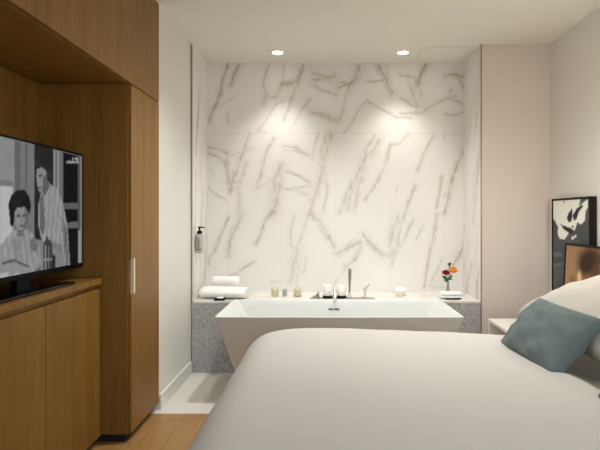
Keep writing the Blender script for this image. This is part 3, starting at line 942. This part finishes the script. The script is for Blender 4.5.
def duvet():
    ins = .25; r0 = .11; r1 = .14
    X0, X1, Y0, Y1 = BX0 - .050, BX1, BY0 - .06, BY1 + .06
    cx0, cx1, cy0, cy1 = X0 + ins, X1 - .02, Y0 + ins, Y1 - ins
    nx, ny = 60, 50
    bm = BM()
    def top(x, y):
        f_ = (x - X0) / (X1 - X0)
        z = .648 - .044 * min(1, max(0, (f_ - .25) / .5))
        z += .012 * noise.noise(Vector((x * 1.7, y * 1.7, 3))) + .004 * noise.noise(Vector((x * 6, y * 5, 7)))
        q = min(1, max(0, (x - .86) / .14)); z -= .045 * q * q * (3 - 2 * q)
        if x > .55 and y < 2.4:   # drag lines in front of the cushions
            z += .0045 * math.sin((x * .9 + y * .35) * 46) * max(0, 1 - abs(x - .8) / .25) 
        return z
    G_ = [[bm.verts.new((cx0 + (cx1 - cx0) * i / nx, cy0 + (cy1 - cy0) * j / ny, 0)) for j in range(ny + 1)] for i in range(nx + 1)]
    for row in G_:
        for v in row: v.co.z = top(v.co.x, v.co.y)
    for i in range(nx):
        for j in range(ny): bm.faces.new((G_[i][j], G_[i + 1][j], G_[i + 1][j + 1], G_[i][j + 1]))
    # boundary: three hanging sides (head side stays flush); start head/near, go round foot, to head/far
    B_ = []
    for i in range(nx, 0, -1): B_.append((G_[i][0], Vector((0, -1, 0))))
    K = 10
    for k in range(K + 1):
        a = PI / 2 * k / K; B_.append((G_[0][0], Vector((-math.sin(a), -math.cos(a), 0))))
    for j in range(1, ny): B_.append((G_[0][j], Vector((-1, 0, 0))))
    for k in range(K + 1):
        a = PI / 2 * k / K; B_.append((G_[0][ny], Vector((-math.cos(a), math.sin(a), 0))))
    for i in range(1, nx + 1): B_.append((G_[i][ny], Vector((0, 1, 0))))
    prof = [(r0 * .5, 0), (r0, .0)]
    for k in range(1, 9):
        a = PI / 2 * k / 8; prof.append((r0 + r1 * math.sin(a), r1 * (1 - math.cos(a))))
    for k in range(1, 9): prof.append((r0 + r1 + .012 * math.sin(k / 8 * 3), r1 + .33 * k / 8))
    prev = [b_[0] for b_ in B_]
    s_ = 0
    for pi_, (d, dz) in enumerate(prof):
        cur = []
        for q, (v0, nrm) in enumerate(B_):
            hang = max(0, (dz - r1) / .33)
            fold = hang * (.016 * math.sin(q * .55) + .02 * noise.noise(Vector((q * .13, 1, dz * 3))))
            p = v0.co + nrm * (d + fold)
            z = top(p.x, p.y) - dz
            cur.append(bm.verts.new((p.x, p.y, z)))
        for q in range(len(B_) - 1):
            a_, b_, c_, d_ = prev[q], prev[q + 1], cur[q + 1], cur[q]
            if a_ is b_: bm.faces.new((a_, c_, d_))
            else: bm.faces.new((a_, b_, c_, d_))
        prev = cur
    return bm
o = obj('duvet', duvet(), M['duvet'], None, 'all', (.65, 1.65, .6))
sm = o.modifiers.new('thickness', 'SOLIDIFY'); sm.thickness = .018; sm.offset = -1
tag(o, 'plain white duvet spread over the bed and hanging at its foot', 'duvet')

def pillow_mesh(w_, h_, th, seed, wrinkle=.006, pinch=.06, n=44, sag=0.0):
    """local: width along X, height along Y, thickness Z"""
    bm = BM(); sides = []
    for sgn in (1, -1):
        g = []
        for i in range(n + 1):
            row = []
            u = -1 + 2 * i / n
            for j in range(n + 1):
                v = -1 + 2 * j / n
                if sgn == -1 and (i in (0, n) or j in (0, n)):
                    row.append(sides[0][i][j]); continue
                x = u * w_ / 2 * (1 - pinch * (1 - v * v) * u * u); y = v * h_ / 2 * (1 - pinch * (1 - u * u) * v * v)
                k = ((1 - u * u) * (1 - v * v))
                z = sgn * th / 2 * (k ** .36)
                e = min(1, k * 4)
                wr = noise.noise(Vector((u * 2.2 + seed, v * 2.2, sgn * 5))) + .6 * noise.noise(Vector((u * 6 + v * 3 + seed * 2, v * 2.0, sgn * 9)))
                cr = math.sin(math.atan2(v, u) * 9 + seed) * max(0, (u * u + v * v) - .55) * .8
                z += sgn * e * (wrinkle * wr + wrinkle * cr)
                y -= sag * (1 - abs(v)) * 0
                row.append(bm.verts.new((x, y, z)))
            g.append(row)
        sides.append(g)
    for s_, g in enumerate(sides):
        for i in range(n):
            for j in range(n):
                f_ = (g[i][j], g[i + 1][j], g[i + 1][j + 1], g[i][j + 1])
                try: bm.faces.new(f_ if s_ == 0 else f_[::-1])
                except ValueError: pass
    return bm
def place_pillow(name, label, cat, w_, h_, th, base, lean, yaw, m_, seed, group, roll_=0, wrinkle=.006, pinch=.06):
    """base = point under the middle of the lower edge; long side along world Y at yaw 0; lean from vertical towards +X"""
    bm = pillow_mesh(w_, h_, th, seed, wrinkle, pinch)
    # columns: local X -> -worldY ; local Y -> up ; local Z -> -X (facing the foot of the bed)
    R0 = Matrix(((0, 0, -1), (-1, 0, 0), (0, 1, 0))).to_4x4()
    RL = Matrix.Rotation(lean, 4, 'Y')
    RX = Matrix.Rotation(roll_, 4, 'X')
    RZ = Matrix.Rotation(yaw, 4, 'Z')
    for v in bm.verts:
        p = Vector((v.co.x, v.co.y + h_ / 2, v.co.z))
        v.co = RZ @ RX @ RL @ (R0 @ p) + Vector(base)
    o = obj(name, bm, m_, None, 'all', base)
    tag(o, label, cat, group)
    return o
R_ = math.radians
place_pillow('pillow', 'plump white pillow leaning behind the teal cushion, far side of the bed', 'pillow', .78, .54, .25, (.975, 2.215, .688), R_(72), R_(0), M['pillow'], 3, 'white bed pillows', 0, .010, .05)
place_pillow('pillow', 'white pillow leaning at the near side of the bed', 'pillow', .74, .54, .25, (1.05, 1.22, .690), R_(72), R_(0), M['pillow'], 6, 'white bed pillows', 0, .010, .05)
place_pillow('cushion', 'teal linen cushion propped against the far white pillow', 'cushion', .51, .290, .13, (.808, 2.085, .597), R_(42), R_(3), M['teal'], 1.3, 'teal linen cushions', 0, .017, .075)
place_pillow('cushion', 'teal linen cushion cut off by the right edge of the photo', 'cushion', .51, .290, .13, (.862, 1.375, .597), R_(42), R_(0), M['teal'], 4.1, 'teal linen cushions', 0, .017, .075)

# ------------------------------------------------------------------ bedside bench
NX0, NX1, NY0, NY1, NZ = 1.182, XRW - .002, 2.72, 3.72, .442
t = thing('bedside_bench', 'white open fronted bedside unit between bed and blush wall', 'nightstand', (1.44, 3.2, 0))
obj('bench_top', box(BM(), NX0, NX1, NY0, NY1, NZ - .022, NZ, .002, 1), M['white'], t)
for y0 in (NY0, NY1 - .022):
    obj('side_panel', box(BM(), NX0, NX1, y0, y0 + .022, .0, NZ - .022, .001, 1), M['white'], t)
obj('shelf', box(BM(), NX0 + .01, NX1, NY0 + .022, NY1 - .022, .14, .162), M['white'], t)
obj('back_panel', box(BM(), NX1 - .012, NX1, NY0 + .022, NY1 - .022, .162, NZ - .022), M['white'], t)

# ------------------------------------------------------------------ framed pictures on the bench, leaning at the right wall
def framed(label, xf, depth, y0, y1, z0, z1, fw, painter, lean=0, na=90, nb=120):
    t = thing('framed_picture', label, 'picture', (xf + depth, (y0 + y1) / 2, z0))
    bm = BM()
    xb = xf + depth
    box(bm, xf, xb, y0, y0 + fw, z0, z1, .0015, 1); box(bm, xf, xb, y1 - fw, y1, z0, z1, .0015, 1)
    box(bm, xf, xb, y0 + fw, y1 - fw, z0, z0 + fw, .0015, 1); box(bm, xf, xb, y0 + fw, y1 - fw, z1 - fw, z1, .0015, 1)
    obj('frame', bm, M['frame'], t)
    obj('backing', box(BM(), xf + .010, xb - .002, y0 + fw, y1 - fw, z0 + fw, z1 - fw), M['frame'], t)
    A = np.linspace(y0 + fw, y1 - fw, na); B = np.linspace(z0 + fw, z1 - fw, nb)
    U, V = np.meshgrid(A, B, indexing='ij')
    grid_paint('print', A, B, lambda a, b: np.stack([np.full_like(a, xf + .006), a, b], -1), painter(U, V), M['print'], t)
    t.rotation_euler = (0, lean, 0)
    return t
XF1 = 1.652
pp = plane_pt(XF1 + .006)
def c7(x, y): return pp((540 + x / 3.91, 185 + y / 3.91))
def paint_abstract(U, V):
    wu = U + .010 * vnoise(U * 30, V * 30, 71); wv = V + .012 * vnoise(U * 30, V * 30, 72)
    col = np.empty(U.shape + (3,)); col[:] = np.array(lin((86, 88, 90))[:3])
    col *= (1 + .5 * vnoise(U * 7, V * 9, 73))[..., None]
    wht = np.array(lin((238, 238, 230))[:3]); dk = np.array(lin((52, 51, 50))[:3])
    def P(pts, c, hard=True): col[inpoly(wu, wv, [c7(*p) for p in pts])] = c
    P([(50, 58), (120, 55), (160, 56), (150, 80), (165, 70), (186, 58), (188, 85), (178, 105), (176, 140), (160, 152), (146, 146), (138, 172), (112, 188), (96, 212), (74, 210), (68, 190), (72, 165), (60, 140), (50, 130)], wht)
    P([(104, 132), (112, 108), (124, 92), (128, 120), (124, 142), (112, 146)], dk)
    P([(128, 120), (140, 100), (160, 76), (170, 80), (152, 108), (142, 132), (134, 138)], dk)
    P([(76, 150), (96, 158), (122, 170), (136, 180), (120, 190), (98, 176)], dk)
    P([(90, 64), (98, 62), (94, 72)], dk); P([(120, 205), (142, 192), (146, 198), (128, 212)], wht)
    P([(120, 160), (134, 158), (130, 170)], dk)
    P([(50, 265), (80, 262), (90, 275), (50, 285)], np.array(lin((108, 112, 116))[:3]))
    P([(50, 310), (95, 300), (95, 312), (50, 325)], np.array(lin((104, 108, 112))[:3]))
    return blur(col, 1)
framed('tall black framed abstract print in black and white, leaning at the right wall', XF1, .045, 3.195, 3.735, NZ, 1.314, .014, paint_abstract, 0, 110, 170)
XF2 = 1.588
p2 = plane_pt(XF2 + .02)
def paint_brown(U, V):
    wu = U + .02 * vnoise(U * 14, V * 14, 81); wv = V + .02 * vnoise(U * 14, V * 14, 82)
    base = np.array(lin((158, 124, 92))[:3])
    col = np.empty(U.shape + (3,)); col[:] = base
    col *= (1 + .25 * vnoise(U * 5, V * 5, 83))[..., None]
    def blob(cx, cy, rx, ry, c, k=1.0):
        u0, v0 = p2((cx, cy)); 
        d = np.hypot((wu - u0) / rx, (wv - v0) / ry)
        a = (np.clip(1.6 - 1.3 * d, 0, 1) * k)[..., None]
        return a, np.array(lin(c)[:3])
    for args in (((586, 263, .14, .10, (52, 38, 29), .95)), ((592, 258, .12, .07, (62, 46, 35), .8)), ((579, 277, .035, .045, (236, 200, 156), .9)),
                 ((597, 279, .07, .09, (80, 56, 40), .8)), ((572, 281, .05, .03, (112, 80, 56), .6)), ((583, 292, .2, .05, (86, 62, 44), .7))):
        a, c = blob(*args); col = col * (1 - a) + c * a
    u0 = p2((589.5, 250))[0]
    a = (np.abs(U - u0) < .004)[..., None] * .35
    col = col * (1 - a)
    return col
framed('square black framed brown toned print standing in front of the abstract print', XF2, .03, 2.90, 3.445, NZ, 1.008, .012, paint_brown, R_(2.6), 100, 100)

# ------------------------------------------------------------------ daylight, camera, colour management
W = bpy.data.worlds.new('World'); SC.world = W; W.use_nodes = True
wn = W.node_tree.nodes; wl = W.node_tree.links
bg = wn['Background']
sky = wn.new('ShaderNodeTexSky')
try:
    sky.sky_type = 'NISHITA'; sky.sun_disc = False; sky.sun_elevation = R_(40); sky.sun_rotation = R_(200)
except Exception: pass
wl.new(sky.outputs['Color'], bg.inputs['Color'])
bg.inputs['Strength'].default_value = .35
LA = bpy.data.lights.new('added_daylight', 'AREA'); LA.shape = 'RECTANGLE'  # cool light coming in at the added rear window
LA.size = WX1 - WX0 - .1; LA.size_y = WZ1 - WZ0 - .1; LA.energy = 12; LA.color = (.74, .86, 1.0)
lo = bpy.data.objects.new('added_daylight', LA); C.objects.link(lo)
lo.location = ((WX0 + WX1) / 2, -1.53, (WZ0 + WZ1) / 2); lo.rotation_euler = (R_(90), 0, 0)

cam = bpy.data.cameras.new('Camera'); co = bpy.data.objects.new('Camera', cam); C.objects.link(co)
co.location = (0, 0, CH); co.rotation_euler = (R_(90), 0, 0)
cam.sensor_fit = 'HORIZONTAL'; cam.sensor_width = 36; cam.lens = 36 * F / 600
cam.shift_x = -(VX - 300) / 600; cam.shift_y = -(225 - VY) / 600
cam.clip_start = .05
SC.camera = co
SC.view_settings.view_transform = 'Standard'
try: SC.view_settings.look = 'None'
except Exception: pass
SC.view_settings.exposure = .47; SC.view_settings.gamma = 1; SC.view_settings.use_curve_mapping = False
SC.cycles.max_bounces = 10; SC.cycles.diffuse_bounces = 6
